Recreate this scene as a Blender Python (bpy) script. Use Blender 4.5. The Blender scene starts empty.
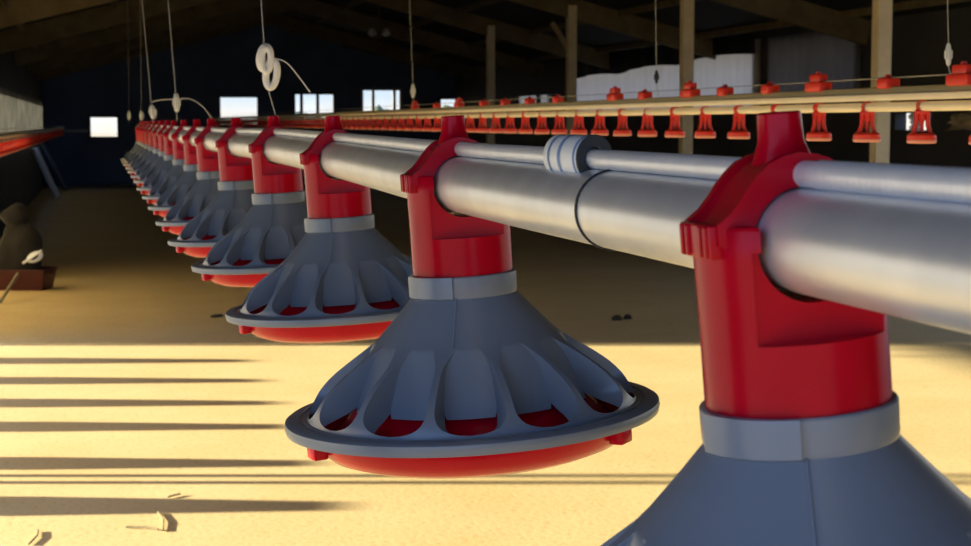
import bpy, bmesh, math, random
from mathutils import Vector, Matrix
random.seed(7)
sc = bpy.context.scene
COL = sc.collection
pi = math.pi

# ------------------------------------------------------------------ camera
F = 1700.0; CX, CY = 485.5, 273.0
H = 1.30
VPX, VPY = 98.0, 123.0
P = math.atan((CY - VPY) / F)
PSI = math.atan((CX - VPX) / F * math.cos(P))
cam = bpy.data.cameras.new('camera'); camo = bpy.data.objects.new('camera', cam); COL.objects.link(camo)
camo.location = (0, 0, H); camo.rotation_euler = (pi/2 - P, 0, -PSI)
cam.sensor_width = 36; cam.lens = F / 971 * 36; cam.clip_start = 0.02; cam.clip_end = 500
cam.dof.use_dof = True; cam.dof.focus_distance = 1.5; cam.dof.aperture_fstop = 26
sc.camera = camo
RT = Vector((math.cos(PSI), -math.sin(PSI), 0))
FH = Vector((math.sin(PSI), math.cos(PSI), 0))
UP = FH * math.sin(P) + Vector((0, 0, math.cos(P)))
FW = FH * math.cos(P) - Vector((0, 0, math.sin(P)))
ORG = Vector((0, 0, H))
def ray(px, py): return FW + RT * ((px - CX) / F) + UP * ((CY - py) / F)
def at_d(px, py, d):            # point at a horizontal depth
    r = ray(px, py); return ORG + r * (d / r.dot(FH))
def at_X(px, py, X): r = ray(px, py); return ORG + r * (X / r.x)
def at_Y(px, py, Y): r = ray(px, py); return ORG + r * (Y / r.y)
def at_Z(px, py, Z): r = ray(px, py); return ORG + r * ((Z - H) / r.z)

# ------------------------------------------------------------------ materials
def mat(name, col, rough=0.5, metal=0.0, noise=None, bump=None, spec=None, translucent=0.0, coords='Object'):
    """principled; noise=(scale, colour2, detail), bump=(scale, strength)"""
    m = bpy.data.materials.new(name); m.use_nodes = True
    nt = m.node_tree; b = nt.nodes['Principled BSDF']
    b.inputs['Base Color'].default_value = (*col, 1); b.inputs['Roughness'].default_value = rough
    b.inputs['Metallic'].default_value = metal
    if spec is not None: b.inputs['Specular IOR Level'].default_value = spec
    tc = nt.nodes.new('ShaderNodeTexCoord')
    if noise:
        n = nt.nodes.new('ShaderNodeTexNoise'); n.inputs['Scale'].default_value = noise[0]
        n.inputs['Detail'].default_value = noise[2] if len(noise) > 2 else 4
        nt.links.new(tc.outputs[coords], n.inputs['Vector'])
        r = nt.nodes.new('ShaderNodeValToRGB')
        r.color_ramp.elements[0].position = .35; r.color_ramp.elements[1].position = .65
        r.color_ramp.elements[0].color = (*col, 1); r.color_ramp.elements[1].color = (*noise[1], 1)
        nt.links.new(n.outputs['Fac'], r.inputs['Fac']); nt.links.new(r.outputs['Color'], b.inputs['Base Color'])
    if bump:
        n2 = nt.nodes.new('ShaderNodeTexNoise'); n2.inputs['Scale'].default_value = bump[0]; n2.inputs['Detail'].default_value = 5
        nt.links.new(tc.outputs[coords], n2.inputs['Vector'])
        bp = nt.nodes.new('ShaderNodeBump'); bp.inputs['Strength'].default_value = bump[1]; bp.inputs['Distance'].default_value = .02
        nt.links.new(n2.outputs['Fac'], bp.inputs['Height']); nt.links.new(bp.outputs['Normal'], b.inputs['Normal'])
    if translucent:
        t = nt.nodes.new('ShaderNodeBsdfTranslucent'); t.inputs['Color'].default_value = (*col, 1)
        mx = nt.nodes.new('ShaderNodeMixShader'); mx.inputs[0].default_value = translucent
        nt.links.new(b.outputs[0], mx.inputs[1]); nt.links.new(t.outputs[0], mx.inputs[2])
        nt.links.new(mx.outputs[0], nt.nodes['Material Output'].inputs['Surface'])
    return m
RED = mat('red plastic', (.42, .001, .014), .22, noise=(30, (.39, .001, .012)), spec=.14)
RED2 = mat('orange red plastic', (.72, .030, .012), .40)
GREY = mat('grey plastic', (.152, .190, .255), .30, noise=(9, (.140, .176, .238)))
GALV = mat('galvanised steel', (.67, .70, .74), .34, .62, noise=(22, (.75, .78, .82), 2), bump=(60, .02))
GALV2 = mat('galvanised conduit', (.74, .76, .80), .40, .40, noise=(40, (.80, .82, .86), 2))
BLACK = mat('black rubber', (.012, .012, .013), .5)
PAPER = mat('printed film', (.72, .76, .80), .45)
BLUE = mat('blue print', (.13, .25, .50), .5)
CORD = mat('white cord', (.90, .90, .88), .6)
WIRE = mat('steel wire', (.45, .43, .39), .45, .6)
CREAM = mat('cream profile', (.90, .80, .60), .4, noise=(12, (.85, .75, .55)))
OLIVE = mat('weathered profile', (.24, .20, .11), .5)
PALEPINK = mat('pale red plastic', (.85, .33, .24), .5)
TIMBER = mat('pale timber', (.82, .69, .45), .7, noise=(8, (.72, .59, .37)), bump=(30, .2))
BEAM = mat('old beam', (.18, .135, .065), .8, noise=(5, (.125, .09, .044)), bump=(20, .2))
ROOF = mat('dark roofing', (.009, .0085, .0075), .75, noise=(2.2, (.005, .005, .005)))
NAVY = mat('dark blue sheet wall', (.15, .21, .38), .6, noise=(1.5, (.11, .155, .29)))
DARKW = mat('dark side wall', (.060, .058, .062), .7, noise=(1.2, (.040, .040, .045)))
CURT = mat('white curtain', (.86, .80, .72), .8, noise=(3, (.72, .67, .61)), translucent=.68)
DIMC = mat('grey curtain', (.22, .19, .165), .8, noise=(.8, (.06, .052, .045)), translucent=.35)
LCURT = mat('dark grey curtain', (.24, .235, .22), .8, noise=(3, (.10, .10, .10)), translucent=.10)  # darker cloth, only slightly translucent
FILLCURT = mat('cream fill curtain', (.70, .62, .45), .8, noise=(3, (.60, .52, .36)), translucent=.4)
MASK = mat('black tarp', (.012, .012, .014), .6)
FRAME = mat('painted frame', (.50, .52, .55), .5)
SACK = mat('dark sacking', (.014, .011, .010), .9, noise=(7, (.008, .007, .006)), bump=(12, .5))
TUBRED = mat('dull red plastic', (.06, .003, .004), .5)
WHITEP = mat('white plastic', (.72, .75, .76), .4)
LEAF = mat('foliage', (.05, .075, .03), .8, noise=(4, (.03, .05, .02)))
BARK = mat('bark', (.08, .06, .04), .9)
CLOD = mat('dark clod', (.045, .032, .018), .9)
STRAW = mat('straw', (.62, .46, .20), .8)
EARTH = mat('dry earth', (.46, .38, .24), .9, noise=(.4, (.38, .31, .19)))

def floor_mat():
    m = bpy.data.materials.new('sandy litter floor'); m.use_nodes = True
    nt = m.node_tree; b = nt.nodes['Principled BSDF']; b.inputs['Roughness'].default_value = .85
    b.inputs['Specular IOR Level'].default_value = .15
    tc = nt.nodes.new('ShaderNodeTexCoord')
    n = nt.nodes.new('ShaderNodeTexNoise'); n.inputs['Scale'].default_value = 1.3; n.inputs['Detail'].default_value = 7
    n.inputs['Roughness'].default_value = .65
    n3 = nt.nodes.new('ShaderNodeTexNoise'); n3.inputs['Scale'].default_value = 45; n3.inputs['Detail'].default_value = 3
    r = nt.nodes.new('ShaderNodeValToRGB'); r.color_ramp.elements[0].position = .3; r.color_ramp.elements[1].position = .7
    r.color_ramp.elements[0].color = (.70, .52, .25, 1); r.color_ramp.elements[1].color = (.78, .61, .33, 1)
    r3 = nt.nodes.new('ShaderNodeValToRGB'); r3.color_ramp.elements[0].position = .30; r3.color_ramp.elements[1].position = .45
    r3.color_ramp.elements[0].color = (.80, .78, .72, 1); r3.color_ramp.elements[1].color = (1, 1, 1, 1)
    mx = nt.nodes.new('ShaderNodeMix'); mx.data_type = 'RGBA'; mx.blend_type = 'MULTIPLY'; mx.inputs[0].default_value = 1
    for q in (n, n3): nt.links.new(tc.outputs['Object'], q.inputs['Vector'])
    nt.links.new(n.outputs['Fac'], r.inputs['Fac']); nt.links.new(n3.outputs['Fac'], r3.inputs['Fac'])
    nt.links.new(r.outputs['Color'], mx.inputs[6]); nt.links.new(r3.outputs['Color'], mx.inputs[7])
    nt.links.new(mx.outputs[2], b.inputs['Base Color'])
    bp = nt.nodes.new('ShaderNodeBump'); bp.inputs['Strength'].default_value = .12; bp.inputs['Distance'].default_value = .01
    nt.links.new(n3.outputs['Fac'], bp.inputs['Height']); nt.links.new(bp.outputs['Normal'], b.inputs['Normal'])
    return m
FLOOR = floor_mat()

def glass_mat():
    m = bpy.data.materials.new('window glass'); m.use_nodes = True
    nt = m.node_tree; nt.nodes.remove(nt.nodes['Principled BSDF'])
    t = nt.nodes.new('ShaderNodeBsdfTransparent'); g = nt.nodes.new('ShaderNodeBsdfGlossy'); g.inputs['Roughness'].default_value = .05
    fr = nt.nodes.new('ShaderNodeFresnel'); mx = nt.nodes.new('ShaderNodeMixShader')
    nt.links.new(fr.outputs[0], mx.inputs[0]); nt.links.new(t.outputs[0], mx.inputs[1]); nt.links.new(g.outputs[0], mx.inputs[2])
    nt.links.new(mx.outputs[0], nt.nodes['Material Output'].inputs['Surface'])
    return m
GLASS = glass_mat()

# ------------------------------------------------------------------ mesh helpers
def link(name, me, parent=None):
    o = bpy.data.objects.new(name, me); COL.objects.link(o)
    if parent: o.parent = parent
    return o
def done(bm, name, m, parent=None, smooth=40):
    bmesh.ops.recalc_face_normals(bm, faces=bm.faces[:])
    me = bpy.data.meshes.new(name); bm.to_mesh(me); bm.free()
    me.materials.append(m)
    if smooth:
        for p in me.polygons: p.use_smooth = True
        me.set_sharp_from_angle(angle=math.radians(smooth))
    return link(name, me, parent)
def box(bm, c, s, rot=None):
    M = Matrix.Translation(Vector(c)) @ (rot.to_4x4() if rot else Matrix()) @ Matrix.Diagonal((*s, 1))
    bmesh.ops.create_cube(bm, size=1, matrix=M)
def bevelbox(bm, c, s, b=.002, rot=None, seg=2):
    t = bmesh.new(); bmesh.ops.create_cube(t, size=1, matrix=Matrix.Diagonal((*s, 1)))
    bmesh.ops.bevel(t, geom=t.edges[:], offset=b, segments=seg, affect='EDGES', profile=.5)
    M = Matrix.Translation(Vector(c)) @ (rot.to_4x4() if rot else Matrix())
    bmesh.ops.transform(t, matrix=M, verts=t.verts[:])
    me = bpy.data.meshes.new('t'); t.to_mesh(me); t.free(); bm.from_mesh(me); bpy.data.meshes.remove(me)
def lathe(bm, prof, n=48, a0=0, a1=2*pi, M=None):
    full = abs(a1 - a0 - 2*pi) < 1e-6
    rows = []
    for r, z in prof:
        if r < 1e-6 and full: rows.append([bm.verts.new((0, 0, z))] ); continue
        k = n if full else n + 1
        rows.append([bm.verts.new((r*math.cos(a0+(a1-a0)*i/n), r*math.sin(a0+(a1-a0)*i/n), z)) for i in range(k)])
    for A, B in zip(rows, rows[1:]):
        for i in range(n):
            j = (i+1) % len(A) if len(A) > 1 else 0; j2 = (i+1) % len(B) if len(B) > 1 else 0
            if len(A) == 1 and len(B) == 1: continue
            if len(A) == 1: f = (A[0], B[i], B[j2])
            elif len(B) == 1: f = (A[i], A[j], B[0])
            else: f = (A[i], A[j], B[j2], B[i])
            try: bm.faces.new(f)
            except ValueError: pass
    if M: bmesh.ops.transform(bm, matrix=M, verts=[v for R in rows for v in R])
def tube(bm, pts, r, n=10, caps=True, closed=False):
    pts = [Vector(p) for p in pts]; rows = []
    L = len(pts); prev = None
    for i, p in enumerate(pts):
        if closed: t = pts[(i+1) % L] - pts[i-1]
        else: t = pts[min(i+1, L-1)] - pts[max(i-1, 0)]
        t.normalize()
        if prev is None:
            a = Vector((0, 0, 1)) if abs(t.z) < .9 else Vector((1, 0, 0))
            u = (a - t * a.dot(t)).normalized()
        else: u = (prev - t * prev.dot(t)).normalized()
        prev = u; v = t.cross(u)
        rr = r[i] if isinstance(r, (list, tuple)) else r
        rows.append([bm.verts.new(p + (u*math.cos(2*pi*k/n) + v*math.sin(2*pi*k/n))*rr) for k in range(n)])
    for A, B in list(zip(rows, rows[1:])) + ([(rows[-1], rows[0])] if closed else []):
        for k in range(n): bm.faces.new((A[k], A[(k+1) % n], B[(k+1) % n], B[k]))
    if caps and not closed: bm.faces.new(rows[0][::-1]); bm.faces.new(rows[-1])
def spline(pts, per=8):
    pts = [Vector(p) for p in pts]; out = []
    q = [pts[0]*2 - pts[1]] + pts + [pts[-1]*2 - pts[-2]]
    for i in range(1, len(q)-2):
        for k in range(per):
            t = k/per; a, b, c, d = q[i-1], q[i], q[i+1], q[i+2]
            out.append(.5*((2*b) + (c-a)*t + (2*a-5*b+4*c-d)*t*t + (3*b-a-3*c+d)*t**3))
    out.append(pts[-1]); return out
def tag(o, label, cat, group=None, kind=None):
    o['label'] = label; o['category'] = cat
    if group: o['group'] = group
    if kind: o['kind'] = kind
    return o
def thing(name, label, cat, loc=(0,0,0), group=None):
    o = bpy.data.objects.new(name, None); COL.objects.link(o); o.location = loc; o.empty_display_size = .05
    return tag(o, label, cat, group)
def struct(bm, name, m, smooth=0):
    o = done(bm, name, m, None, smooth); o['kind'] = 'structure'; return o
def copy_tree(o, parent=None):
    c = o.copy(); COL.objects.link(c)
    if parent: c.parent = parent
    for ch in list(o.children): copy_tree(ch, c)
    return c

# ------------------------------------------------------------------ the shed
XL, XR, XM = -1.10, 7.50, 3.20
Y0, YE = -2.6, 36.0
EAVE, SLOPE = 2.32, math.tan(math.radians(14.5))
RIDGE = EAVE + (XM - XL)*SLOPE
OP0, OP1, OPH = 1.2, 10.42, 1.32            # open strip low in the left wall
T = .12
bm = bmesh.new(); box(bm, ((XL+XR)/2, (Y0+YE)/2, -.05), (XR-XL+2*T, YE-Y0+T*2, .10)); struct(bm, 'floor', FLOOR)
bm = bmesh.new(); box(bm, (0, 60, -.20), (400, 400, .2)); o = struct(bm, 'ground', EARTH)

bm = bmesh.new()
xl = XL - T/2
box(bm, (xl, (.65+OP0)/2, EAVE/2), (T, OP0-.65, EAVE))
box(bm, (xl, (OP0+OP1)/2, (OPH+EAVE)/2), (T, OP1-OP0, EAVE-OPH))
LC0, LC1, LCZ0, LCZ1 = 17.2, 34.2, .98, 1.66
LA0, LA1 = OP1 + .05, 14.6
box(bm, (xl, (OP1+LA0)/2, EAVE/2), (T, LA0-OP1, EAVE))
box(bm, (xl, (LA0+LA1)/2, .04), (T, LA1-LA0, .08)); box(bm, (xl, (LA0+LA1)/2, (1.7+EAVE)/2), (T, LA1-LA0, EAVE-1.7))
box(bm, (xl, (LA1+LC0)/2, EAVE/2), (T, LC0-LA1, EAVE))
box(bm, (xl, (LC0+LC1)/2, LCZ0/2), (T, LC1-LC0, LCZ0))
box(bm, (xl, (LC0+LC1)/2, (LCZ1+EAVE)/2), (T, LC1-LC0, EAVE-LCZ1))
box(bm, (xl, (LC1+YE)/2, EAVE/2), (T, YE-LC1, EAVE))
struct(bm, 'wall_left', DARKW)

# right wall with its curtained opening
RC = [at_X(860, 100, XR).y, at_X(771, 100, XR).y, at_X(756, 100, XR).y, at_X(574, 100, XR).y, at_X(560, 100, XR).y, at_X(514, 100, XR).y]
RZ0, RZ1 = 1.50, 2.22
def zz(px, py, X=XR): return at_X(px, py, X).z
holes = [(1.5, 12.8, .12, 2.22), (at_X(930, 120, XR).y, at_X(895, 120, XR).y, zz(912, 130), zz(912, 113)), (RC[0], RC[1], RZ0, RZ1), (RC[2], RC[3], RZ0, RZ1), (RC[4], RC[5], zz(540, 106), zz(540, 92))]  # nearest hole is unseen, added for fill; small one added to look bright white
bm = bmesh.new(); xr = XR + T/2; y = Y0
for a, b, z0, z1 in holes:
    box(bm, (xr, (y+a)/2, EAVE/2), (T, a-y, EAVE))
    box(bm, (xr, (a+b)/2, z0/2), (T, b-a, z0)); box(bm, (xr, (a+b)/2, (z1+EAVE)/2), (T, b-a, EAVE-z1)); y = b
box(bm, (xr, (y+YE)/2, EAVE/2), (T, YE-y, EAVE))
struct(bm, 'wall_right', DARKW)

bm = bmesh.new(); box(bm, ((1.9+XR)/2, Y0-T/2, (EAVE)/2), (XR-1.9, T, EAVE)); box(bm, ((XL+XR)/2, Y0-T/2, (EAVE+RIDGE)/2), (XR-XL, T, RIDGE-EAVE))
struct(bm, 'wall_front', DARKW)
# far wall with window holes
WIN = [(88, 115, 120, 139), (218, 95, 260, 128), (293, 92, 336, 126), (361, 88, 402, 115), (437, 97, 464, 110.5)]
rects = []
for x0, y0, x1, y1 in WIN:
    a = at_Y(x0, y0, YE); b = at_Y(x1, y1, YE); rects.append((a.x, b.x, b.z, a.z))
bm = bmesh.new(); x = XL - T
def gable(bm, xa, xb, z0):      # wall piece from z0 up to the roof underside
    yy = (YE, YE + T)
    xs = [xa] + ([XM] if xa < XM < xb else []) + [xb]
    top = [(q, EAVE + (4.3 - abs(q-XM))*SLOPE - .005) for q in xs]
    loop = [(xa, z0), (xb, z0)] + top[::-1]
    A = [bm.verts.new((p[0], yy[0], p[1])) for p in loop]; B = [bm.verts.new((p[0], yy[1], p[1])) for p in loop]
    bm.faces.new(A); bm.faces.new(B[::-1])
    for i in range(len(A)): j = (i+1) % len(A); bm.faces.new((A[i], B[i], B[j], A[j]))
for a, b, z0, z1 in rects:
    gable(bm, x, a, 0); gable(bm, a, b, z1); box(bm, ((a+b)/2, YE+T/2, z0/2), (b-a, T, z0)); x = b
gable(bm, x, XR + T, 0)
struct(bm, 'wall_far', NAVY)
def window(n, c0, c1, c2, ex, mull, fr=.05):   # corner, corner along, top corner; frame as one mesh + pane
    c0, c1, c2 = Vector(c0), Vector(c1), Vector(c2)
    u = (c1-c0); w = u.length; u.normalize(); v = (c2-c0); h = v.length; v.normalize(); nrm = u.cross(v)
    R = Matrix((u, v, nrm)).transposed()
    root = bpy.data.objects.new('window_%d' % n, None); COL.objects.link(root); root['kind'] = 'structure'
    bm = bmesh.new()
    def bx(cu, cv, su, sv, d=.07): box(bm, c0 + u*cu + v*cv, (su, sv, d), R)
    bx(w/2, fr/2, w, fr); bx(w/2, h-fr/2, w, fr); bx(fr/2, h/2, fr, h); bx(w-fr/2, h/2, fr, h)
    for m_ in mull: bx(w*m_, h/2, .06, h)
    done(bm, 'window_frame', FRAME if n == 4 else DARKW, root, 0)
    bm = bmesh.new(); box(bm, c0 + u*w/2 + v*h/2, (w-fr*1.5, h-fr*1.5, .006), R); done(bm, 'pane', GLASS, root, 0)
for i, (r, mu) in enumerate(zip(rects, [[], [], [.2, .58], [.3, .82], [.1]])):
    a, b, z0, z1 = r; window(i+1, (a, YE+.05, z0), (b, YE+.05, z0), (a, YE+.05, z1), 0, mu)
a, b, z0, z1 = holes[4]; window(6, (XR+.05, b, z0), (XR+.05, a, z0), (XR+.05, b, z1), 0, [.5])

# roof: two slopes, rafters, purlins
bm = bmesh.new()
for s in (-1, 1):
    e = XM + s*4.6; ze = EAVE - .3*SLOPE
    vs = []
    for yy in (Y0, YE+.5):
        vs.append([bm.verts.new((XM, yy, RIDGE)), bm.verts.new((e, yy, ze)), bm.verts.new((e, yy, ze+.10)), bm.verts.new((XM, yy, RIDGE+.10))])
    A, B = vs
    bm.faces.new(A); bm.faces.new(B[::-1])
    for i in range(4): bm.faces.new((A[i], B[i], B[(i+1) % 4], A[(i+1) % 4]))
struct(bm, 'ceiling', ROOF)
PX = 5.6
P1 = at_X(880, 123, PX).y
POSTPX = [880, 686, 571, 490.5]
post_y = [at_X(p, 123, PX).y for p in POSTPX]
raf_y = [3.6, 7.9] + post_y + [post_y[-1] + 4.2*k for k in (1, 2)]
for yy in raf_y:
    if yy > YE - .6: continue
    root = bpy.data.objects.new('roof_beam', None); COL.objects.link(root); root['kind'] = 'structure'
    for s in (-1, 1):
        bm = bmesh.new(); ang = math.atan(SLOPE)*s
        L = 4.3/math.cos(ang)
        box(bm, (XM + s*2.15, yy, (EAVE+RIDGE)/2 - .13), (L, .09, .24), Matrix.Rotation(ang, 3, 'Y'))
        done(bm, 'rafter', BEAM, root, 0)
for s in (-1, 1):
    for q in (.8, 1.9, 3.0, 4.0):
        bm = bmesh.new(); box(bm, (XM + s*q, (Y0+YE)/2, RIDGE - q*SLOPE - .035), (.06, YE-Y0, .07)); struct(bm, 'trim_purlin', BEAM)

# timber posts behind the drinker line
ordn = ['nearest', 'second', 'third', 'fourth', 'fifth']
for i, yy in enumerate(post_y):
    root = thing('timber_post', ['pale timber post nearest the camera, behind the red drinker cups',
        'second pale timber post back, rising behind the drinker line', 'third timber post back, with a slanting brace near its top',
        'fourth timber post back, dim and slender, left of the white curtain', 'fifth timber post back, faint against the dark end wall'][i], 'post', (PX, yy, 0), 'timber posts behind the drinker line')
    ht = RIDGE - (PX-XM)*SLOPE - .10
    bm = bmesh.new(); bevelbox(bm, (0, 0, ht/2), (.11, .11, ht), .005); done(bm, 'post', TIMBER, root, 0)
    bm = bmesh.new(); bevelbox(bm, (0, 0, .04), (.17, .17, .08), .006); done(bm, 'footing', TIMBER, root, 0)
    if i == 2:
        a = at_X(553, 24, PX); b = at_X(570, 52, PX)
        bm = bmesh.new(); tube(bm, [a - Vector((PX, yy, 0)) + Vector((0, .0, .0)), b - Vector((PX, yy, 0))], .04, 4); done(bm, 'brace', TIMBER, root, 0)

# curtains
def curtain(name, m, X, ya, yb, z0, z1, label, pleat=.25, amp=.02, top=None):
    n = max(8, int((yb-ya)/.05)); bm = bmesh.new(); rows = []
    for j in range(7):
        row = []
        for i in range(n+1):
            y = ya + (yb-ya)*i/n; zt = z1 if top is None else top(y)
            z = z0 + (zt-z0)*j/6
            row.append(bm.verts.new((X + amp*math.sin(2*pi*y/pleat + .4*math.sin(y*3)) , y, z)))
        rows.append(row)
    for A, B in zip(rows, rows[1:]):
        for i in range(n): bm.faces.new((A[i], A[i+1], B[i+1], B[i]))
    g = bmesh.ops.solidify(bm, geom=bm.faces[:], thickness=.004)
    o = done(bm, name, m, None, 60); tag(o, label, 'curtain'); return o
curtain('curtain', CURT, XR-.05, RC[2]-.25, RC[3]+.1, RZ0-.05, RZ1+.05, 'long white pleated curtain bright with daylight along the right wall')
curtain('curtain', FILLCURT, XL+.04, LA0, LA1+.15, .03, 1.75, 'cream sunlit curtain added unseen on the near left wall to light the floor', .45, .025)  # out of view; added so its glow softly lights the nearby floor
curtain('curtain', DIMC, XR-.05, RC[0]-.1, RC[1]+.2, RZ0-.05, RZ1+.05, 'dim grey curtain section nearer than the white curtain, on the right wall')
curtain('curtain', LCURT, XL+.04, LC0-.1, LC1+.1, LCZ0-.03, LCZ1+.04, 'pale pleated curtain strip on the left wall above the drinker line', .45, .025)
# dark sheet with a scalloped hem added to shape the backlit curtain's top edge
def curtain_mask(X, ya, yb, ztop, bot, label):
    n = int((yb-ya)/.06); bm = bmesh.new(); A = []; B = []
    for i in range(n+1):
        y = ya + (yb-ya)*i/n
        A.append(bm.verts.new((X, y, ztop))); B.append(bm.verts.new((X - .02*math.sin(y*9), y, bot(y))))
    for i in range(n): bm.faces.new((A[i], A[i+1], B[i+1], B[i]))
    bmesh.ops.solidify(bm, geom=bm.faces[:], thickness=.004)
    tag(done(bm, 'curtain_mask', MASK, None, 60), label, 'mask')
def bot(y):
    t = (y - RC[2]) / (RC[3] - RC[2])
    return 2.12 - .13*t + .05*abs(math.sin(t*pi*3.0 + .2)) - .03
curtain_mask(XR-.11, RC[2]-.2, RC[3]+.2, RZ1+.12, bot, 'black scalloped tarp added to shape the bright top edge of the long white curtain')

# ------------------------------------------------------------------ feeder
ZB = .245       # pipe axis above pan underside
ROLL = math.radians(3.8)
NF = 13
def boolean(a, cutters):
    for c in cutters:
        md = a.modifiers.new('b', 'BOOLEAN'); md.operation = 'DIFFERENCE'; md.object = c; md.solver = 'EXACT'
    dg = bpy.context.evaluated_depsgraph_get(); dg.update()
    me = bpy.data.meshes.new_from_object(a.evaluated_get(dg)); a.modifiers.clear(); a.data = me
    for c in cutters: bpy.data.objects.remove(c)
    for p in me.polygons: p.use_smooth = True
    me.set_sharp_from_angle(angle=math.radians(35))
    return a
def make_feeder():
    root = thing('pan_feeder', 'x', 'feeder')
    UPM = Matrix.Translation((0, 0, ZB))
    # --- drop tube
    bm = bmesh.new()
    lathe(bm, [(0, -.092), (.0455, -.092), (.0455, -.030), (.0460, -.006), (.0455, .008), (.0440, .010), (0, .010)], 64, M=UPM)
    tubeo = done(bm, 'drop_tube', RED, root, 35)
    c1 = bmesh.new(); lathe(c1, [(0, -.2), (.0285, -.2), (.0285, .2), (0, .2)], 40, M=UPM @ Matrix.Rotation(pi/2, 4, 'X')); c1 = done(c1, 'c', RED, root)
    c2 = bmesh.new(); box(c2, (0, 0, ZB+.05), (.057, .3, .1)); c2 = done(c2, 'c', RED, root)
    # a step in the front: the inner sleeve sits back under the pipe
    c3 = bmesh.new(); box(c3, (.014, -.0560, ZB-.024), (.092, .05, .044)); c3 = done(c3, 'c', RED, root)
    boolean(tubeo, [c1, c2, c3])
    # --- clamp hoop over pipe and conduit
    bm = bmesh.new()
    outer_h = [(.0420, .000), (.0420, .010), (.0350, .0150), (.0300, .0205), (.0258, .0262), (.0208, .0317), (.0155, .0362), (.0085, .0392), (0, .0405)]
    out = [(.0360, .000), (.0360, .009), (.0325, .0165), (.0288, .0225), (.0240, .0280), (.0190, .0325), (.0140, .0365), (.0075, .0390), (0, .0405)] + [(-x, z) for x, z in outer_h[-2::-1]]
    N = len(out); inn = [(.0262*math.cos(pi*i/(N-1)), .0262*math.sin(pi*i/(N-1))) for i in range(N)]
    def hoop(out, inn, hw):
        R = []
        for yy in (-hw, hw):
            R.append([[bm.verts.new((x, yy, z+ZB)) for x, z in out], [bm.verts.new((x, yy, z+ZB)) for x, z in inn]])
        (oa, ia), (ob, ib) = R
        for i in range(len(out)-1):
            bm.faces.new((oa[i], oa[i+1], ia[i+1], ia[i])); bm.faces.new((ob[i], ib[i], ib[i+1], ob[i+1]))
            bm.faces.new((oa[i], ob[i], ob[i+1], oa[i+1])); bm.faces.new((ia[i], ia[i+1], ib[i+1], ib[i]))
        bm.faces.new((oa[0], ia[0], ib[0], ob[0])); bm.faces.new((oa[-1], ob[-1], ib[-1], ia[-1]))
    hoop(out, inn, .0215)
    def grow(d): return [(x*(1+d/.044), z + d*.9) for x, z in out]
    for yc in (-.0193, .0193):
        k = len(bm.verts); hoop(grow(.0020), [(x*.95, z*.97) for x, z in out], .0028)
        bm.verts.ensure_lookup_table()
        for v in bm.verts[k:]: v.co.y += yc
    clamp = done(bm, 'clamp', RED, root, 30)
    bm = bmesh.new(); lathe(bm, [(0, .036), (.0150, .036), (.0128, .043), (.0112, .047), (.0106, .0605), (.0098, .0612), (.0070, .0612), (.0066, .0585), (0, .0585)], 28, M=UPM)
    done(bm, 'boss', RED, clamp, 35)
    for s in (-1, 1):
        bm = bmesh.new(); bevelbox(bm, (s*.0440, 0, ZB+.0035), (.0070, .040, .0165), .0012)
        for q in (-.0155, -.0085, .0085, .0155): bevelbox(bm, (s*.0474, q, ZB+.0035), (.003, .0034, .0150), .0008)
        done(bm, 'clip', RED, clamp, 35)
    # --- grey hood: collar, cone, ring
    bm = bmesh.new()
    lathe(bm, [(.0455, -.080), (.0476, -.080), (.0484, -.081), (.0482, -.0965), (.0474, -.0995), (.0440, -.1005)], 64, M=UPM)
    collar = done(bm, 'collar', GREY, root, 35)
    bm = bmesh.new(); a0, a1 = math.radians(-176), math.radians(-113)
    lathe(bm, [(.0484, -.0795), (.0512, -.0798), (.0516, -.082), (.0514, -.0985), (.0484, -.0998)], 16, a0, a1, M=UPM)
    bm.verts.ensure_lookup_table()
    for e in (0, 16): bm.faces.new([v for v in bm.verts if v.index >= 0][0:0] or [bm.verts[k*17+e] for k in range(5)])
    done(bm, 'collar_tab', GREY, collar, 35)
    prof = [(.0470, -.0990), (.0492, -.1015), (.0550, -.1080), (.0630, -.1170), (.0710, -.1255), (.0790, -.1340), (.0836, -.1381)]
    low = [(.0836, -.1381), (.0890, -.1427), (.0960, -.1478), (.1050, -.1538), (.1140, -.1600), (.1230, -.1665), (.1315, -.1735), (.1390, -.1815), (.1445, -.1900), (.1475, -.1965), (.1490, -.2015)]
    end = [(.1500, -.2035), (.1510, -.2055)]
    # refine the lower profile
    def lerp(P_, s):
        f = s*(len(P_)-1); i = min(int(f), len(P_)-2); t = f-i
        return (P_[i][0]*(1-t)+P_[i+1][0]*t, P_[i][1]*(1-t)+P_[i+1][1]*t)
    S = [0, .02, .05, .1, .17, .25, .33, .42, .5, .58, .65, .72, .78, .84, .89, .93, .96, .985, 1]
    sec = pi/NF; wmax = .90*sec
    def w(s):
        if s >= 1: return 0
        return wmax*(.45 + .55*min(1, s/.28)**.7) if s < .70 else wmax*math.sqrt(max(0, 1-((s-.70)/.30)**2))
    bm = bmesh.new()
    def V(r, a, z): return bm.verts.new((r*math.cos(a), r*math.sin(a), z+ZB))
    def ri(z): return .0836 + .0284*(max(0, -.1381 - z)/.056)**.80
    K = 4
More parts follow.
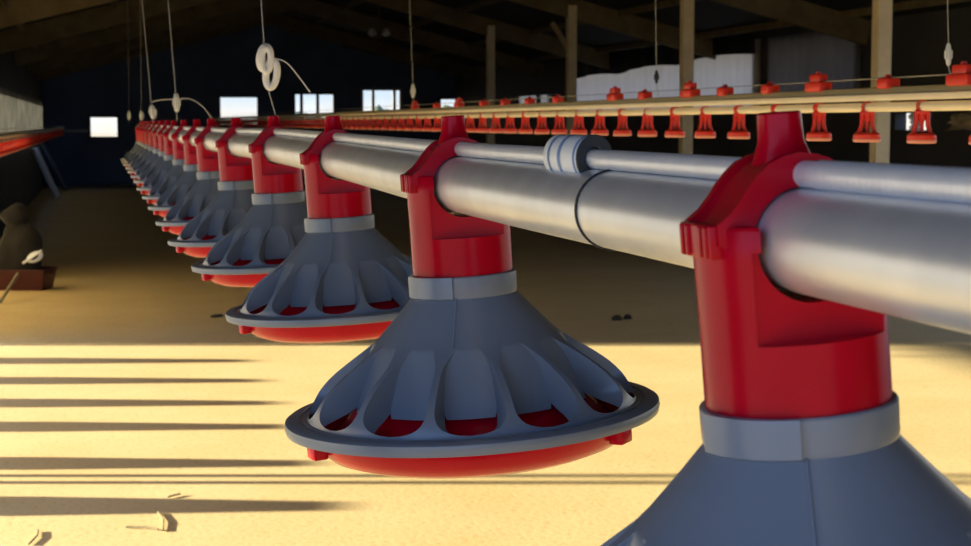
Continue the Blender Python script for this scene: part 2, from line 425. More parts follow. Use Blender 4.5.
    for f in range(NF):
        ac = math.radians(-90 - 13.5) + 2*pi*f/NF + .02
        # plain upper cone and bottom lip
        for band in (prof, end and [low[-1]] + end):
            rows = [[V(r, ac - sec + 2*sec*k/8, z) for k in range(9)] for r, z in band]
            for A, B in zip(rows, rows[1:]):
                for k in range(8): bm.faces.new((A[k], A[k+1], B[k+1], B[k]))
        for sg in (-1, 1):
            rows = []
            for s in S:
                r, z = lerp(low, s); ww = w(s)
                rows.append([V(r, ac + sg*(sec + (ww-sec)*k/K), z) for k in range(K+1)])
            for A, B in zip(rows, rows[1:]):
                for k in range(K): bm.faces.new((A[k], A[k+1], B[k+1], B[k]))
            # flute side wall, from the opening's edge in to the inner cone
            prev = None
            for s in S:
                r, z = lerp(low, s)
                ww = w(s); r2 = min(ri(z), r); r2 = r - (r-r2)*max(0, min(1, 1-(s-.80)/.16))
                cur = [V(r, ac + sg*ww, z), V(r*.5+r2*.5, ac + sg*ww*.985, z - .001*min(1, s/.25)), V(r2, ac + sg*ww*.97, z - .002*min(1, s/.25))]
                if prev:
                    for k in range(2): bm.faces.new((prev[k], prev[k+1], cur[k+1], cur[k]))
                prev = cur
        prev = None
        for s in S:                      # inner cone seen through the opening
            r, z = lerp(low, s)
            if s > .85: break
            ww = w(s)*.97; r2 = min(ri(z), r)
            cur = [V(r2, ac - ww + 2*ww*k/4, z - .002*min(1, s/.25)) for k in range(5)]
            if prev:
                for k in range(4): bm.faces.new((prev[k], prev[k+1], cur[k+1], cur[k]))
            prev = cur
    bmesh.ops.remove_doubles(bm, verts=bm.verts[:], dist=.0002)
    bmesh.ops.dissolve_degenerate(bm, dist=.00005, edges=bm.edges[:])
    # raised seam down the cone
    cone = done(bm, 'cone', GREY, root, 32)
    bm = bmesh.new(); tube(bm, [(r*math.cos(-1.93), r*math.sin(-1.93), z+ZB) for r, z in prof], .0011, 6); done(bm, 'seam', GREY, cone, 40)
    bm = bmesh.new(); lathe(bm, [(.1485, -.2035), (.1535, -.2030), (.1545, -.2045), (.1570, -.2045), (.1580, -.2025), (.1675, -.2030), (.1705, -.2050), (.1712, -.2090), (.1700, -.2140), (.1660, -.2150), (.1500, -.2125), (.1485, -.2035)], 96, M=UPM)
    done(bm, 'rim', GREY, root, 35)
    # --- red pan
    bm = bmesh.new()
    lathe(bm, [(0, -.176), (.060, -.178), (.098, -.192), (.110, -.201), (.122, -.214), (.132, -.221), (.142, -.220), (.1490, -.208),
               (.1500, -.211), (.1480, -.219), (.1420, -.230), (.1330, -.238), (.1180, -.2435), (.0950, -.245), (0, -.245)], 80, M=UPM)
    pan = done(bm, 'pan', RED, root, 35)
    for k in range(3):
        a = math.radians((192, 316, 74)[k]); bm = bmesh.new()
        bevelbox(bm, (.1505*math.cos(a), .1505*math.sin(a), ZB-.2215), (.014, .020, .018), .002, Matrix.Rotation(a, 3, 'Z')); done(bm, 'lug', RED, pan, 35)
    return root

FX = [789, 457, 335.5, 275.5, 237.5, 212.5, 197.5, 184.5, 174.5]     # pipe axis at each feeder
FD = [.825, 1.535, 2.40, 3.16, 3.84, 4.62, 5.42, 6.22, 7.02]
CAP = [114, 117, 116.5, 116.5, 118, 119, 119.8, 120.3, 120.6]
axis = []
for x, d, c in zip(FX, FD, CAP):
    p = at_d(x, c, d); axis.append(Vector((p.x, p.y, p.z - .060)))
while len(axis) < 16:
    axis.append(Vector((.312, axis[-1].y + .80, 1.2515)))
proto = make_feeder()
order = ['', 'second', 'third', 'fourth', 'fifth', 'sixth', 'seventh', 'eighth', 'ninth', 'tenth', 'eleventh', 'twelfth', 'thirteenth', 'fourteenth',
         'fifteenth', 'sixteenth', 'seventeenth', 'eighteenth']
for i, p in enumerate(axis):
    o = proto if i == 0 else copy_tree(proto)
    # the feeder turns with the line's direction, rolled a little about the pipe
    q = axis[min(i+1, len(axis)-1)] - axis[max(i-1, 0)]
    yaw = -math.atan2(q.x, q.y)
    roll = (math.radians(5.0) if i == 0 else ROLL) + (random.uniform(-.012, .012) if i > 2 else 0)
    R = Matrix.Rotation(yaw, 4, 'Z') @ Matrix.Rotation(-roll, 4, 'Y')
    o.matrix_world = Matrix.Translation(p) @ R @ Matrix.Translation((0, 0, -ZB))
    o['group'] = 'pan feeders hanging on the main line'
    o['label'] = ('nearest grey and red pan feeder, cut off by the bottom edge' if i == 0 else
                  'second pan feeder from the camera, whole grey cone and red pan in view' if i == 1 else
                  '%s pan feeder from the camera along the main hanging line' % order[i] if i < 15 else
                  'last small pan feeder at the dark far end of the main line')

# feed pipe and the conduit on top of it
ext0 = axis[0] + (axis[0]-axis[1]).normalized()*1.35
ext1 = axis[-1] + Vector((0, 1.2, 0))
path = spline([ext0] + axis + [ext1], 10)
bm = bmesh.new(); tube(bm, path, .0250, 40)
pipe = tag(done(bm, 'feed_pipe', GALV, None, 50), 'thick galvanised feed pipe running through all the pan feeders', 'pipe')
def on_pipe(px):                 # index on the path nearest to a picture column
    best = None
    for a, b in zip(path, path[1:]):
        for k in range(20):
            p = a.lerp(b, k/20); d = p - ORG; x = CX + F*d.dot(RT)/d.dot(FW)
            if best is None or abs(x-px) < best[0]: best = (abs(x-px), p, (b-a).normalized())
    return best[1], best[2]
jp, jd = on_pipe(613)
bm = bmesh.new(); lathe(bm, [(.0245, -.0012), (.0262, -.0012), (.0262, .0012), (.0245, .0012), (.0245, -.0012)], 48, M=Matrix.Translation(jp) @ jd.to_track_quat('Z', 'Y').to_matrix().to_4x4())
done(bm, 'joint_band', BLACK, pipe, 35)['label'] = 'thin black band around the pipe joint'
cpath = [p + Vector((-.0005, 0, .0316)) for p in path]
bm = bmesh.new(); tube(bm, cpath, .0065, 20)
cond = tag(done(bm, 'conduit', GALV2, None, 50), 'thin galvanised conduit lying on top of the feed pipe', 'conduit')
# ribs on the near end of the conduit
bm = bmesh.new(); ribs = [k for k in range(0, 10)]
a = cpath[0]; b = axis[0] + Vector((0, 0, .0316))
dirv = (b-a).normalized(); L = (b-a).length - .03
Mq = dirv.to_track_quat('Z', 'Y').to_matrix().to_4x4()
pr = []; n = int(L/.006)
for k in range(n): pr += [(.0066, k*.006), (.0071, k*.006+.002), (.0071, k*.006+.004), (.0066, k*.006+.0055)]
lathe(bm, pr, 20, M=Matrix.Translation(a) @ Mq); done(bm, 'ribbed_sleeve', GALV2, cond, 35)['label'] = 'ribbed near end of the conduit'
# printed film wrapped around the conduit
p0, _ = on_pipe(596); p1, _ = on_pipe(560)
z3 = Vector((-.001, 0, .0320))
ax = (p1-p0); LL = ax.length; ax.normalize(); Mq = ax.to_track_quat('Z', 'Y').to_matrix().to_4x4()
wrap = thing('label_wrap', 'white film label with faded blue marks wrapped around the conduit', 'label', p0 + z3)
wrap.matrix_world = Matrix.Translation(p0 + z3) @ Mq @ Matrix.Diagonal((1, 1.22, 1, 1))
bm = bmesh.new(); lathe(bm, [(.0066, .001), (.0118, 0), (.0124, .002), (.0121, LL*.3), (.0126, LL*.55), (.0121, LL*.8), (.0124, LL-.002), (.0118, LL)], 28)
done(bm, 'film', PAPER, wrap, 50)
for k, (t, l) in enumerate(((.06, .05), (.47, .07), (.80, .03))):
    bm = bmesh.new(); 
    lathe(bm, [(.01275, LL*t), (.01285, LL*(t+.01)), (.01285, LL*(t+l)), (.01275, LL*(t+l+.01))], 28)
    done(bm, 'blue_mark', BLUE, wrap, 50)
bm = bmesh.new(); lathe(bm, [(.0064, -.0014), (.0126, -.0014), (.0130, 0), (.0126, .0014), (.0064, .0014)], 32)
done(bm, 'cable_tie', BLACK, wrap, 50)['label'] = 'black tie at the near end'

# ------------------------------------------------------------------ drinker lines
def make_drinker():
    root = thing('drinker_cup', 'x', 'drinker')           # origin on the pipe axis
    bm = bmesh.new(); lathe(bm, [(.0125, -.012), (.0140, -.012), (.0140, .012), (.0125, .012)], 20, M=Matrix.Rotation(pi/2, 4, 'X'))
    bevelbox(bm, (0, 0, -.015), (.034, .020, .009), .002); done(bm, 'saddle', RED2, root, 35)
    bm = bmesh.new(); lathe(bm, [(0, -.014), (.0080, -.014), (.0080, -.034), (.0050, -.038), (.0045, -.062), (0, -.064)], 14); done(bm, 'nipple', RED2, root, 35)
    for s in (-1, 1):
        bm = bmesh.new(); tube(bm, [(s*.009, 0, -.008), (s*.0135, 0, -.018), (s*.0140, 0, -.045), (s*.0195, 0, -.064), (s*.0240, 0, -.072)], [.0055, .0060, .0058, .0060, .0055], 8); done(bm, 'arm', RED2, root, 50)
    bm = bmesh.new(); lathe(bm, [(.022, -.066), (.0280, -.0650), (.0340, -.0700), (.0350, -.079), (.031, -.086), (0, -.087)], 32)
    lathe(bm, [(.022, -.066), (.021, -.076), (.010, -.080), (0, -.080)], 32); cup = done(bm, 'cup', RED2, root, 40)
    bm = bmesh.new(); lathe(bm, [(.0300, -.0862), (.0350, -.0815), (.0356, -.083), (.0345, -.088), (.0290, -.0895), (0, -.0895)], 32)
    done(bm, 'cup_base', PALEPINK, cup, 40)['label'] = 'pale underside of the cup'
    return root
def make_clip(big):
    bm = bmesh.new(); s = 1.35 if big else .75
    bevelbox(bm, (0, 0, .006), (.040, .075*s, .026), .005); bevelbox(bm, (0, 0, .021*s), (.026, .050*s, .018*s), .004)
    lathe(bm, [(0, .02), (.008, .02), (.007, .032*s+.004), (0, .032*s+.005)], 12)
    return done(bm, 'rail_clip', RED2, None, 35)
DX = 1.93
zc = lambda py, px=922: at_X(px, py, DX).z
PZ = zc(106); RZb, RZt = zc(99.5), zc(85.5); WZ = zc(76)
DY0 = at_X(922, 120, DX).y
drin = make_drinker()
YN = .9
def line(X, ya, yb, pz, lab, key):
    dz = pz - PZ
    t = thing('drinker_line', lab, 'drinker line', (X, ya, pz))
    bm = bmesh.new(); tube(bm, [(0, 0, 0), (0, (yb-ya)/2, -.004), (0, yb-ya, 0)], .0115, 16); done(bm, 'water_pipe', CREAM, t, 50)
    bm = bmesh.new(); zt = RZt-PZ; zb = RZb-PZ
    bevelbox(bm, (0, (yb-ya)/2, zb + (zt-zb)*.24), (.030, yb-ya, (zt-zb)*.48), .003); 
    done(bm, 'rail', CREAM, t, 35)
    bm = bmesh.new(); bevelbox(bm, (.004, (yb-ya)/2, zb + (zt-zb)*.72), (.022, yb-ya, (zt-zb)*.56), .003); done(bm, 'rail_cover', OLIVE, t, 35)
    bm = bmesh.new(); tube(bm, [(0, 0, WZ-PZ), (0, yb-ya, WZ-PZ)], .0016, 6); done(bm, 'guard_wire', WIRE, t, 50)
    return t
line(DX, YN, 30.5, PZ, 'long cream drinker rail and water pipe on the right, hung with red cups', 'r')
def ordw(n):
    ones = ['', 'first', 'second', 'third', 'fourth', 'fifth', 'sixth', 'seventh', 'eighth', 'ninth', 'tenth', 'eleventh', 'twelfth', 'thirteenth', 'fourteenth',
            'fifteenth', 'sixteenth', 'seventeenth', 'eighteenth', 'nineteenth']
    if n < 20: return ones[n]
    t = {2: 'twent', 3: 'thirt', 4: 'fort'}[n//10]
    return t + 'ieth' if n % 10 == 0 else t + 'y-' + ones[n % 10]
k = 0; y = DY0 - .3
while y < 30:
    o = drin if k == 0 else copy_tree(drin)
    o.location = (DX, y, PZ); o.rotation_euler.z = random.uniform(-.35, .35)
    o['group'] = 'red drinker cups on the right line' if k < 30 else 'tiny red drinker cups at the far end of the right line'
    o['label'] = ('red drinker cup cut by the right edge of the picture' if k == 0 else
        '%s whole red drinker cup counting leftwards along the right-hand line' % ordw(k) if k < 30 else
        'tiny red drinker cup in the crowded far end of the right line')
    k += 1; y += .3
clipA = make_clip(True); clipB = make_clip(False)
usedA = usedB = False
clips = [(963, 1), (888, 0), (818, 1), (770, 0), (725, 0), (690, 1), (645, 0), (615, 1), (558, 0), (530, 0), (505, 0), (484, 0), (459, 1), (437, 0), (415, 1)]
for i, (px, big) in enumerate(clips):
    p = at_X(px, 100, DX); src = clipA if big else clipB
    if (big and not usedA) or (not big and not usedB): o = src
    else: o = src.copy(); COL.objects.link(o)
    if big: usedA = True
    else: usedB = True
    o.location = (DX, p.y, RZt + .003)
    tag(o, '%s red %s clip from the near end, on top of the right drinker rail' % (ordw(i+1), 'tall' if big else 'small'), 'clip', 'red clips on the right drinker rail')
# left drinker line, hung lower
LX = -.60
LZ = at_X(0, 141, LX).z
LY0 = at_X(-14, 141, LX).y
line(LX, LY0, 31, LZ, 'dim drinker pipe at the left edge carrying crowded orange-red cups', 'l')
y = LY0 + .1; k = 0
while y < 30:
    o = copy_tree(drin); o.location = (LX, y, LZ); o.rotation_euler.z = random.uniform(-.35, .35)
    near = k < 8
    o['group'] = 'red drinker cups on the left line' if near else 'far red drinker cups on the left line'
    o['label'] = ('%s orange-red drinker cup from the near end of the left line' % ordw(k+1)) if near else 'tiny far orange-red drinker cup in the blurred left line'
    k += 1; y += .3

# ------------------------------------------------------------------ hanging wires
def hang(name, label, pts, r=.0012, grip=None, m=WIRE, extra=None):
    root = thing(name, label, 'wire', pts[-1])
    o0 = Vector(pts[-1]); rel = [Vector(p)-o0 for p in pts]
    bm = bmesh.new(); tube(bm, rel, r, 6); done(bm, 'cable', m, root, 50)
    if grip:
        a, b, rr = Vector(grip[0])-o0, Vector(grip[1])-o0, grip[2]
        bm = bmesh.new(); q = (b-a); tube(bm, [a, a+q*.1, a+q*.3, a+q*.7, a+q*.9, b], [rr*.3, rr*.8, rr, rr, rr*.8, rr*.3], 10)
        box(bm, a+q*.5, (rr*2.6, rr*1.2, q.length*.35)); done(bm, 'tensioner', WHITEP, root, 40)
    if extra:
        for nm, P_, rr, cl in extra:
            bm = bmesh.new(); tube(bm, [Vector(p)-o0 for p in P_], rr, 8, closed=cl); done(bm, nm, CORD, root, 50)
    return root
def up(px0, py0, px1, py1, d):           # carry a line on to the roof
    a = at_d(px0, py0, d); b = at_d(px1, py1, d); t = (a-b)
    rz = RIDGE - abs(a.x - XM)*SLOPE
    s = (rz - b.z)/t.z; top = b + t*s
    for _ in range(3):
        rz = RIDGE - abs(top.x - XM)*SLOPE; top = b + t*((rz-b.z)/t.z)
    return top
DF = FD + [7.82, 8.62, 9.42, 10.22]
d4, d8, d10 = FD[3], FD[7], DF[9]
hang('hanging_wire', 'thin steel wire with a coil of white rope tied above the fourth feeder', [up(261, 0, 264, 45, d4), at_d(261, 0, d4), at_d(264, 45, d4), at_d(268, 88, d4), at_d(276, 117, d4)], .0008, None, WIRE,
     [('rope_coil', [at_d(265 + 5.5*math.cos(a) + 1.0*math.sin(a), 58 - 11.5*math.sin(a), d4) + FH*(.002*math.cos(a)) for a in [2*pi*k/24 for k in range(24)]], .0062, True),
      ('rope_coil', [at_d(266.5 + 4.5*math.cos(a), 60 - 12*math.sin(a), d4-.012) for a in [2*pi*k/24 for k in range(24)]], .0056, True),
      ('rope_coil', [at_d(271.5 + 5.5*math.cos(a) + 1.2*math.sin(a), 74 - 13.5*math.sin(a), d4-.006) for a in [2*pi*k/24 for k in range(24)]], .0066, True),
      ('rope_tail', spline([at_d(267, 62, d4), at_d(276, 59, d4), at_d(287, 63, d4), at_d(299, 77, d4), at_d(310, 92, d4)], 5), .0010, False)])
hang('hanging_wire', 'thin wire ending in a pale tensioner block with a loose cord, above the row', [up(168, 0, 172, 50, d8), at_d(168, 0, d8), at_d(172, 50, d8), at_d(176, 95, d8), at_d(177, 121, d8)], .0014,
     (at_d(176, 93, d8), at_d(177, 112, d8), .011), WIRE,
     [('loose_cord', spline([at_d(152, 102, d8), at_d(160, 100, d8), at_d(176, 99, d8), at_d(190, 99, d8), at_d(202, 106, d8), at_d(213, 120, d8)], 5), .0013, False)])
hang('hanging_wire', 'thin wire with a white tensioner, left of the corded one above the row', [up(142, 0, 146, 45, d10), at_d(142, 0, d10), at_d(146, 45, d10), at_d(151, 100, d10), at_d(153, 123, d10)], .0016,
     (at_d(151.5, 105, d10), at_d(154, 119, d10), .014))
for px, dk, lb in ((141.5, 11, 'short wire with a small white grip above the dark end of the feeder row'), (129, 14, 'faint wire with a pale grip at the very end of the feeder row')):
    d = 11.8 + (dk-11)*1.0
    hang('hanging_wire', lb, [up(px-1, 40, px, 100, d), at_d(px-.5, 60, d), at_d(px, 124, d)], .0009, (at_d(px, 111, d), at_d(px, 120, d), .012))
for px, gy0, gy1, px0, lb in ((948.5, 43, 66, 947.5, 'hanging wire with a long pale tensioner near the right edge'), (656.5, 70, 84, 655.5, 'thin hanging wire between two timber posts to the drinker rail'), (413, 84, 98, 409.5, 'thin wire with a white tensioner between two bright end windows')):
    d = F*DX/math.cos(PSI)/(px-VPX); q = at_d(px, 100, d)
    end = Vector((DX, q.y, RZt + .006))
    o = hang('hanging_wire', lb, [up(px0, 0, px, gy1, d), at_d(px0, 0, d), at_d(px, gy0, d), at_d(px, gy1, d), end], .0012 if px != 413 else .0017,
         (at_d(px, gy0, d), at_d(px, gy1, d), .0065 if px != 413 else .012))
    if px == 656.5:
        for c in o.children:
            if c.name.startswith('tensioner'): c.data.materials[0] = BLACK

# ------------------------------------------------------------------ things at the left
for i, z in enumerate((9.25, 8.53, 7.84, 7.22, 6.43, 5.70)):  # unseen boards added only to cast the floor streaks
    X = XL - .05; bm = bmesh.new(); hw = .125 if i < 5 else .15
    pr = [(-hw, 0), (hw, 0), (hw, .20), (hw*.45, .44), (-hw*.45, .44), (-hw, .20)]
    A = [bm.verts.new((-.015, y_, z_)) for y_, z_ in pr]; B = [bm.verts.new((.015, y_, z_)) for y_, z_ in pr]
    bm.faces.new(A); bm.faces.new(B[::-1])
    for k in range(6): bm.faces.new((A[k], B[k], B[(k+1) % 6], A[(k+1) % 6]))
    o = done(bm, 'streak_caster', TIMBER, None, 0)
    o.location = (X, (z - X*math.sin(PSI))/math.cos(PSI), 0); o.rotation_euler.z = -PSI
    tag(o, 'low timber board with cut corners added out of view to cast a floor streak', 'board', 'unseen boards added for the floor shadow streaks')
# unseen uprights added in the open strip so their shadow makes the thin double line
for k, z in enumerate((6.20, 6.08)):
    Yp = (z - (XL-.06)*math.sin(PSI))/math.cos(PSI)
    bm = bmesh.new(); box(bm, (0, 0, OPH/2), (.04, .045, OPH-.004)); box(bm, (0, 0, .012), (.09, .09, .02)); box(bm, (0, 0, OPH-.012), (.09, .09, .02))
    o = done(bm, 'shadow_upright', GALV, None, 0); o.location = (XL-.06, Yp, 0)
    tag(o, 'slim steel upright added out of view to cast a line shadow, %s of the pair' % ('farther' if k == 0 else 'nearer'), 'upright')
def lump(bm, c, s, n=3, seed=1, amp=.12):
    t = bmesh.new(); bmesh.ops.create_icosphere(t, subdivisions=n, radius=1)
    rnd = random.Random(seed); dirs = [(Vector((rnd.uniform(-1, 1), rnd.uniform(-1, 1), rnd.uniform(-1, 1))).normalized(), rnd.uniform(2, 6), rnd.uniform(0, 6)) for _ in range(6)]
    for v in t.verts:
        q = v.co.copy(); g = sum(math.sin(q.dot(d_)*f_ + p_) for d_, f_, p_ in dirs)/6
        v.co = Vector((q.x*s[0], q.y*s[1], q.z*s[2]))*(1+amp*g*2) + Vector(c)
    me = bpy.data.meshes.new('t'); t.to_mesh(me); t.free(); bm.from_mesh(me); bpy.data.meshes.remove(me)
tb = at_Z(24, 289, 0)
tub = thing('plastic_tub', 'dull red low tub on the floor at the left edge under the dark sack', 'tub', tb)
bm = bmesh.new()
def ringbox(a, b, z, t=.02):
    return [(a, b, z), (-a, b, z), (-a, -b, z), (a, -b, z)]
R_ = [ringbox(.19, .13, 0), ringbox(.215, .155, .15), ringbox(.225, .165, .15), ringbox(.225, .165, .165), ringbox(.205, .145, .165), ringbox(.185, .125, .015)]
rows = [[bm.verts.new(p) for p in r] for r in R_]
for A, B in zip(rows, rows[1:]):
    for i in range(4): bm.faces.new((A[i], A[(i+1) % 4], B[(i+1) % 4], B[i]))
bm.faces.new(rows[0][::-1]); bm.faces.new(rows[-1])
bmesh.ops.bevel(bm, geom=bm.edges[:], offset=.006, segments=2, affect='EDGES')
done(bm, 'tub_body', TUBRED, tub, 35)
bm = bmesh.new()
for s in (-1, 1): bevelbox(bm, (s*.232, 0, .13), (.02, .10, .02), .004)
done(bm, 'handle', TUBRED, tub, 35)
tub.rotation_euler.z = -.3
bm = bmesh.new(); lump(bm, (0, 0, .27), (.17, .13, .26), 4, 5, .14); lump(bm, (-.04, .02, .55), (.10, .08, .10), 3, 8, .2)
o = done(bm, 'sack', SACK, None, 80); o.location = tb + Vector((-.01, 0, .02)); tag(o, 'slumped dark brown sack bulging out of the red tub at the left edge', 'sack')
bm = bmesh.new(); q = at_d(35, 257, 12.9)
for k in range(3):
    tube(bm, [Vector(((.055-.01*k)*math.cos(a), -.01*k, (.035-.006*k)*math.sin(a) + .3*(.055)*math.cos(a))) for a in [2*pi*j/20 + k for j in range(20)]], .007, 6, closed=True)
tube(bm, [(-.09, -.02, -.045), (-.02, -.03, 0), (.05, -.03, .05)], .009, 6)
o = done(bm, 'wire_coil', GALV2, None, 50); o.location = q; tag(o, 'small silvery coil of wire hanging on the dark sack', 'coil')
a = at_d(0, 303, 12.2); b = at_d(18, 274, 12.6); a.z = max(a.z, .012)
bm = bmesh.new(); tube(bm, [Vector((0, 0, 0)), (b-a)*.5, b-a], .013, 10); o = done(bm, 'stick', OLIVE, None, 50); o.location = a; tag(o, 'pale stick leaning on the red tub at the left edge', 'stick')
b1 = at_Z(57.5, 199, .02); t1 = Vector((XL + .045, b1.y + .3, at_d(37, 151, b1.dot(FH)).z))
bm = bmesh.new(); tube(bm, [Vector((0, 0, 0)), (t1-b1)*.1, (t1-b1)], .060, 12); o = done(bm, 'leaning_pipe', WHITEP, None, 50); o.location = b1 + Vector((0,0,.03)); tag(o, 'pale plastic pipe leaning on the far left wall, the nearer one', 'pipe')
b2 = at_Z(67, 191, .02); t2 = Vector((XL + .05, b2.y + .2, at_d(53, 146, b2.dot(FH)).z))
bm = bmesh.new(); tube(bm, [Vector((0, 0, 0)), (t2-b2)*.1, (t2-b2)], .045, 12); o = done(bm, 'leaning_pipe', mat('blue grey pipe', (.14, .17, .24), .5), None, 50); o.location = b2 + Vector((0,0,.03)); tag(o, 'dim bluish pipe leaning in the far left corner, behind the pale one', 'pipe')
# rail and sill strip on the end wall
a, b = at_Y(64, 131, YE-.06), at_Y(88, 131, YE-.06)
bm = bmesh.new(); box(bm, (0, 0, 0), (b.x-a.x, .05, .05)); o = done(bm, 'wall_rail', WHITEP, None, 0); o.location = ((a.x+b.x)/2, YE-.025, a.z); tag(o, 'short pale rail fixed on the dark end wall left of the yellow window', 'rail')
bm = bmesh.new(); box(bm, ((XL+XR)/2, YE-.03, .04), (XR-XL, .06, .08)); struct(bm, 'baseboard_far', mat('sill paint', (.10, .12, .20), .5))

# crumpled sheets on the right wall behind the drinker cups
def sheet(px0, py0, px1, py1, m, label, seed):
    rnd = random.Random(seed); a = at_X(px0, py0, XR-.10); b = at_X(px1, py1, XR-.10)
    bm = bmesh.new(); n = 9; rows = []
    for j in range(n):
        rows.append([])
        for i in range(n):
            u, v = i/(n-1), j/(n-1); wv = 1 - .45*v*abs(u-.4)/.5
            rows[-1].append(bm.verts.new((XR - .06 + rnd.uniform(-.045, .045), a.y + (b.y-a.y)*(.5+(u-.5)*wv), b.z + (a.z-b.z)*v*(1-.35*abs(u-.45)) + rnd.uniform(-.01, .01))))
    for A, B in zip(rows, rows[1:]):
        for i in range(n-1): bm.faces.new((A[i], A[i+1], B[i+1], B[i]))
    bmesh.ops.solidify(bm, geom=bm.faces[:], thickness=.004)
    tag(done(bm, 'plastic_sheet', m, None, 20), label, 'plastic sheet')
sheet(906, 110, 918, 131, CURT, 'torn strip of white sheet hanging across a small gap added in the right wall to look bright', 3)
sheet(942, 113, 985, 130, TIMBER, 'crumpled tan sheet on the right wall at the right picture edge', 4)

# twin lamp under the roof, added in place of a pair of light spots
p = at_d(379, 31, 27.5)
fitting = thing('twin_fitting', 'small unlit pale twin lamp standing in for light spots under the dark roof', 'fitting', p)
rz = RIDGE - abs(p.x-XM)*SLOPE - p.z
bm = bmesh.new(); tube(bm, [(0, 0, .05), (0, 0, rz)], .012, 8); box(bm, (0, 0, .05), (.34, .04, .03)); done(bm, 'stem', BEAM, fitting, 40)
for s in (-1, 1):
    bm = bmesh.new(); lathe(bm, [(0, .04), (.03, .04), (.05, 0), (.075, -.03), (.06, -.07), (0, -.09)], 16, M=Matrix.Translation((s*.11, 0, 0))); done(bm, 'bulb', WHITEP, fitting, 50)

# floor bits
def bit(px, py, s, m, name, label, cat, seed):
    p = at_Z(px, py, 0); bm = bmesh.new(); lump(bm, (0, 0, s[2]*.55), s, 2, seed, .2)
    o = done(bm, name, m, None, 60); o.location = p; o.rotation_euler.z = seed*1.3; tag(o, label, cat)
bit(617, 320, (.05, .035, .022), CLOD, 'soil_clod', 'left dark clod of a pair on the shaded floor right of second feeder', 'clod', 1)
bit(628, 319, (.035, .03, .020), CLOD, 'soil_clod', 'right dark clod of a pair on the shaded floor right of second feeder', 'clod', 2)
bit(217, 317, (.05, .03, .012), CLOD, 'soil_clod', 'small dark clod on the shaded floor left of third feeder', 'clod', 3)
for i, (x0, y0, x1, y1, lb) in enumerate(((126, 527, 158, 529, 'bent straw stalk lying flat on the sunlit floor at bottom left'), (158, 512, 163, 530, 'short upright-pointing straw stalk on the sunlit floor at bottom left'),
        (29, 544, 38, 530, 'straw stalk by the bottom left corner of the sunlit floor'), (168, 497, 180, 494, 'tiny straw stalk above the others on the sunlit floor'))):
    a, b = at_Z(x0, y0, .006), at_Z(x1, y1, .006)
    bm = bmesh.new(); tube(bm, [Vector((0, 0, 0)), (b-a)*.5 + Vector((.01, .008, .001)), b-a], .0035, 6); o = done(bm, 'straw_stalk', OLIVE, None, 50); o.location = a; tag(o, lb, 'straw')

# trees outside the end windows
def tree(px, py, d, s, label):
    p = at_d(px, py, d); root = thing('tree', label, 'tree', (p.x, p.y, -.1))
    bm = bmesh.new(); tube(bm, [(0, 0, 0), (.05, 0, p.z*.5), (0, 0, p.z)], [s*.1, s*.08, s*.04], 8); done(bm, 'trunk', BARK, root, 50)
    bm = bmesh.new()
    rnd = random.Random(int(px))
    for k in range(9): lump(bm, (rnd.uniform(-.7, .7)*s, rnd.uniform(-.5, .5)*s, p.z - rnd.uniform(0, 1.0)*s), (s*.45, s*.45, s*.4), 2, k, .25)
    done(bm, 'crown', LEAF, root, 60)
tree(308, 113, 80, .9, 'small dark tree outside the second bright end window from the row')
tree(381, 111, 80, .8, 'small dark tree outside the tall middle end window')
tree(446, 107, 80, .6, 'small dark tree outside the small right-hand end window')

# ------------------------------------------------------------------ light
w_ = bpy.data.worlds.new('world'); sc.world = w_; w_.use_nodes = True
nt = w_.node_tree; bg = nt.nodes['Background']
tc = nt.nodes.new('ShaderNodeTexCoord'); sx = nt.nodes.new('ShaderNodeSeparateXYZ'); rp = nt.nodes.new('ShaderNodeValToRGB')
rp.color_ramp.elements[0].position = 0.0; rp.color_ramp.elements[0].color = (.55, .52, .45, 1)
rp.color_ramp.elements[1].position = .6; rp.color_ramp.elements[1].color = (.10, .27, .80, 1)
for p_, c_ in ((.007, (.52, .53, .52)), (.017, (.37, .46, .55)), (.05, (.66, .66, .64)), (.25, (.62, .66, .70))):
    e = rp.color_ramp.elements.new(p_); e.color = (*c_, 1)
nt.links.new(tc.outputs['Generated'], sx.inputs[0]); nt.links.new(sx.outputs['Z'], rp.inputs['Fac']); nt.links.new(rp.outputs['Color'], bg.inputs['Color'])
dp = nt.nodes.new('ShaderNodeVectorMath'); dp.operation = 'DOT_PRODUCT'; dp.inputs[1].default_value = (-RT.x, -RT.y, .12)
nt.links.new(tc.outputs['Generated'], dp.inputs[0])
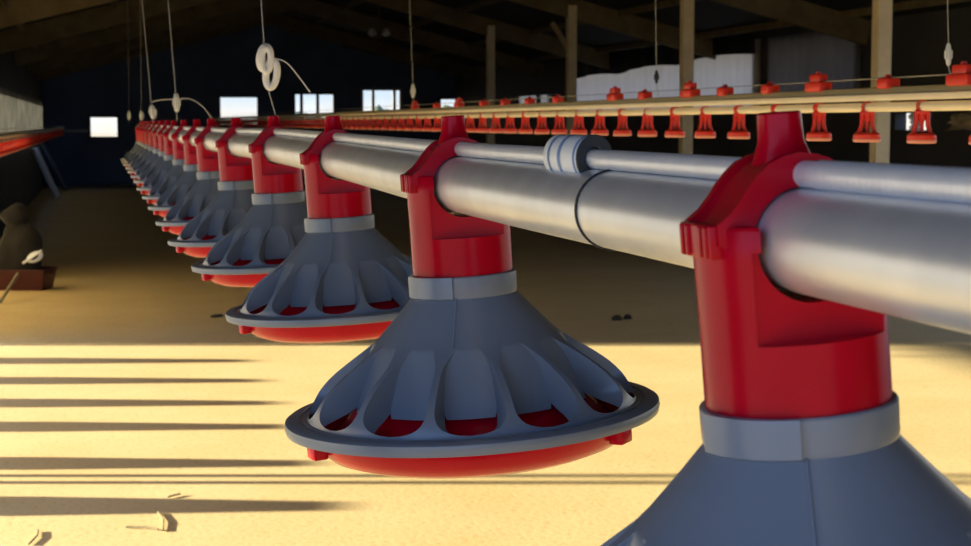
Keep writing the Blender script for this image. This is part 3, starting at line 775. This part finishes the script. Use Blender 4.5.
mr = nt.nodes.new('ShaderNodeMapRange'); mr.interpolation_type = 'SMOOTHSTEP'; mr.inputs['From Min'].default_value = .35; mr.inputs['From Max'].default_value = .95
nt.links.new(dp.outputs['Value'], mr.inputs['Value'])
mxw = nt.nodes.new('ShaderNodeMix'); mxw.data_type = 'RGBA'; mxw.inputs[7].default_value = (1.5, 1.12, .62, 1)
nt.links.new(mr.outputs['Result'], mxw.inputs[0]); nt.links.new(rp.outputs['Color'], mxw.inputs[6]); 
dq = nt.nodes.new('ShaderNodeVectorMath'); dq.operation = 'DOT_PRODUCT'; dq.inputs[1].default_value = tuple((-FH*.9 - RT*.45).normalized())
nt.links.new(tc.outputs['Generated'], dq.inputs[0])
mq = nt.nodes.new('ShaderNodeMapRange'); mq.interpolation_type = 'SMOOTHSTEP'; mq.inputs['From Min'].default_value = .25; mq.inputs['From Max'].default_value = .8
nt.links.new(dq.outputs['Value'], mq.inputs['Value'])
mxb = nt.nodes.new('ShaderNodeMix'); mxb.data_type = 'RGBA'; mxb.inputs[7].default_value = (.40, .68, 1.28, 1)
nt.links.new(mq.outputs['Result'], mxb.inputs[0]); nt.links.new(mxw.outputs[2], mxb.inputs[6]); nt.links.new(mxb.outputs[2], bg.inputs['Color'])
bg.inputs['Strength'].default_value = 2.0
EL = math.radians(12.5)
sun = bpy.data.lights.new('sun', 'SUN'); sun.energy = 20; sun.color = (1, .91, .64); sun.angle = math.radians(1.5)
so = bpy.data.objects.new('sun', sun); COL.objects.link(so)
dirv = RT*math.cos(EL) + Vector((0, 0, -math.sin(EL)))
so.rotation_euler = dirv.to_track_quat('-Z', 'Y').to_euler(); so.location = (-20, 10, 10)

vs = sc.view_settings; vs.view_transform = 'Standard'; vs.look = 'None'; vs.exposure = 0; vs.gamma = 1; vs.use_curve_mapping = False
sc.cycles.max_bounces = 10; sc.cycles.diffuse_bounces = 6; sc.cycles.glossy_bounces = 5; sc.cycles.use_denoising = True
sc.cycles.sample_clamp_indirect = 6
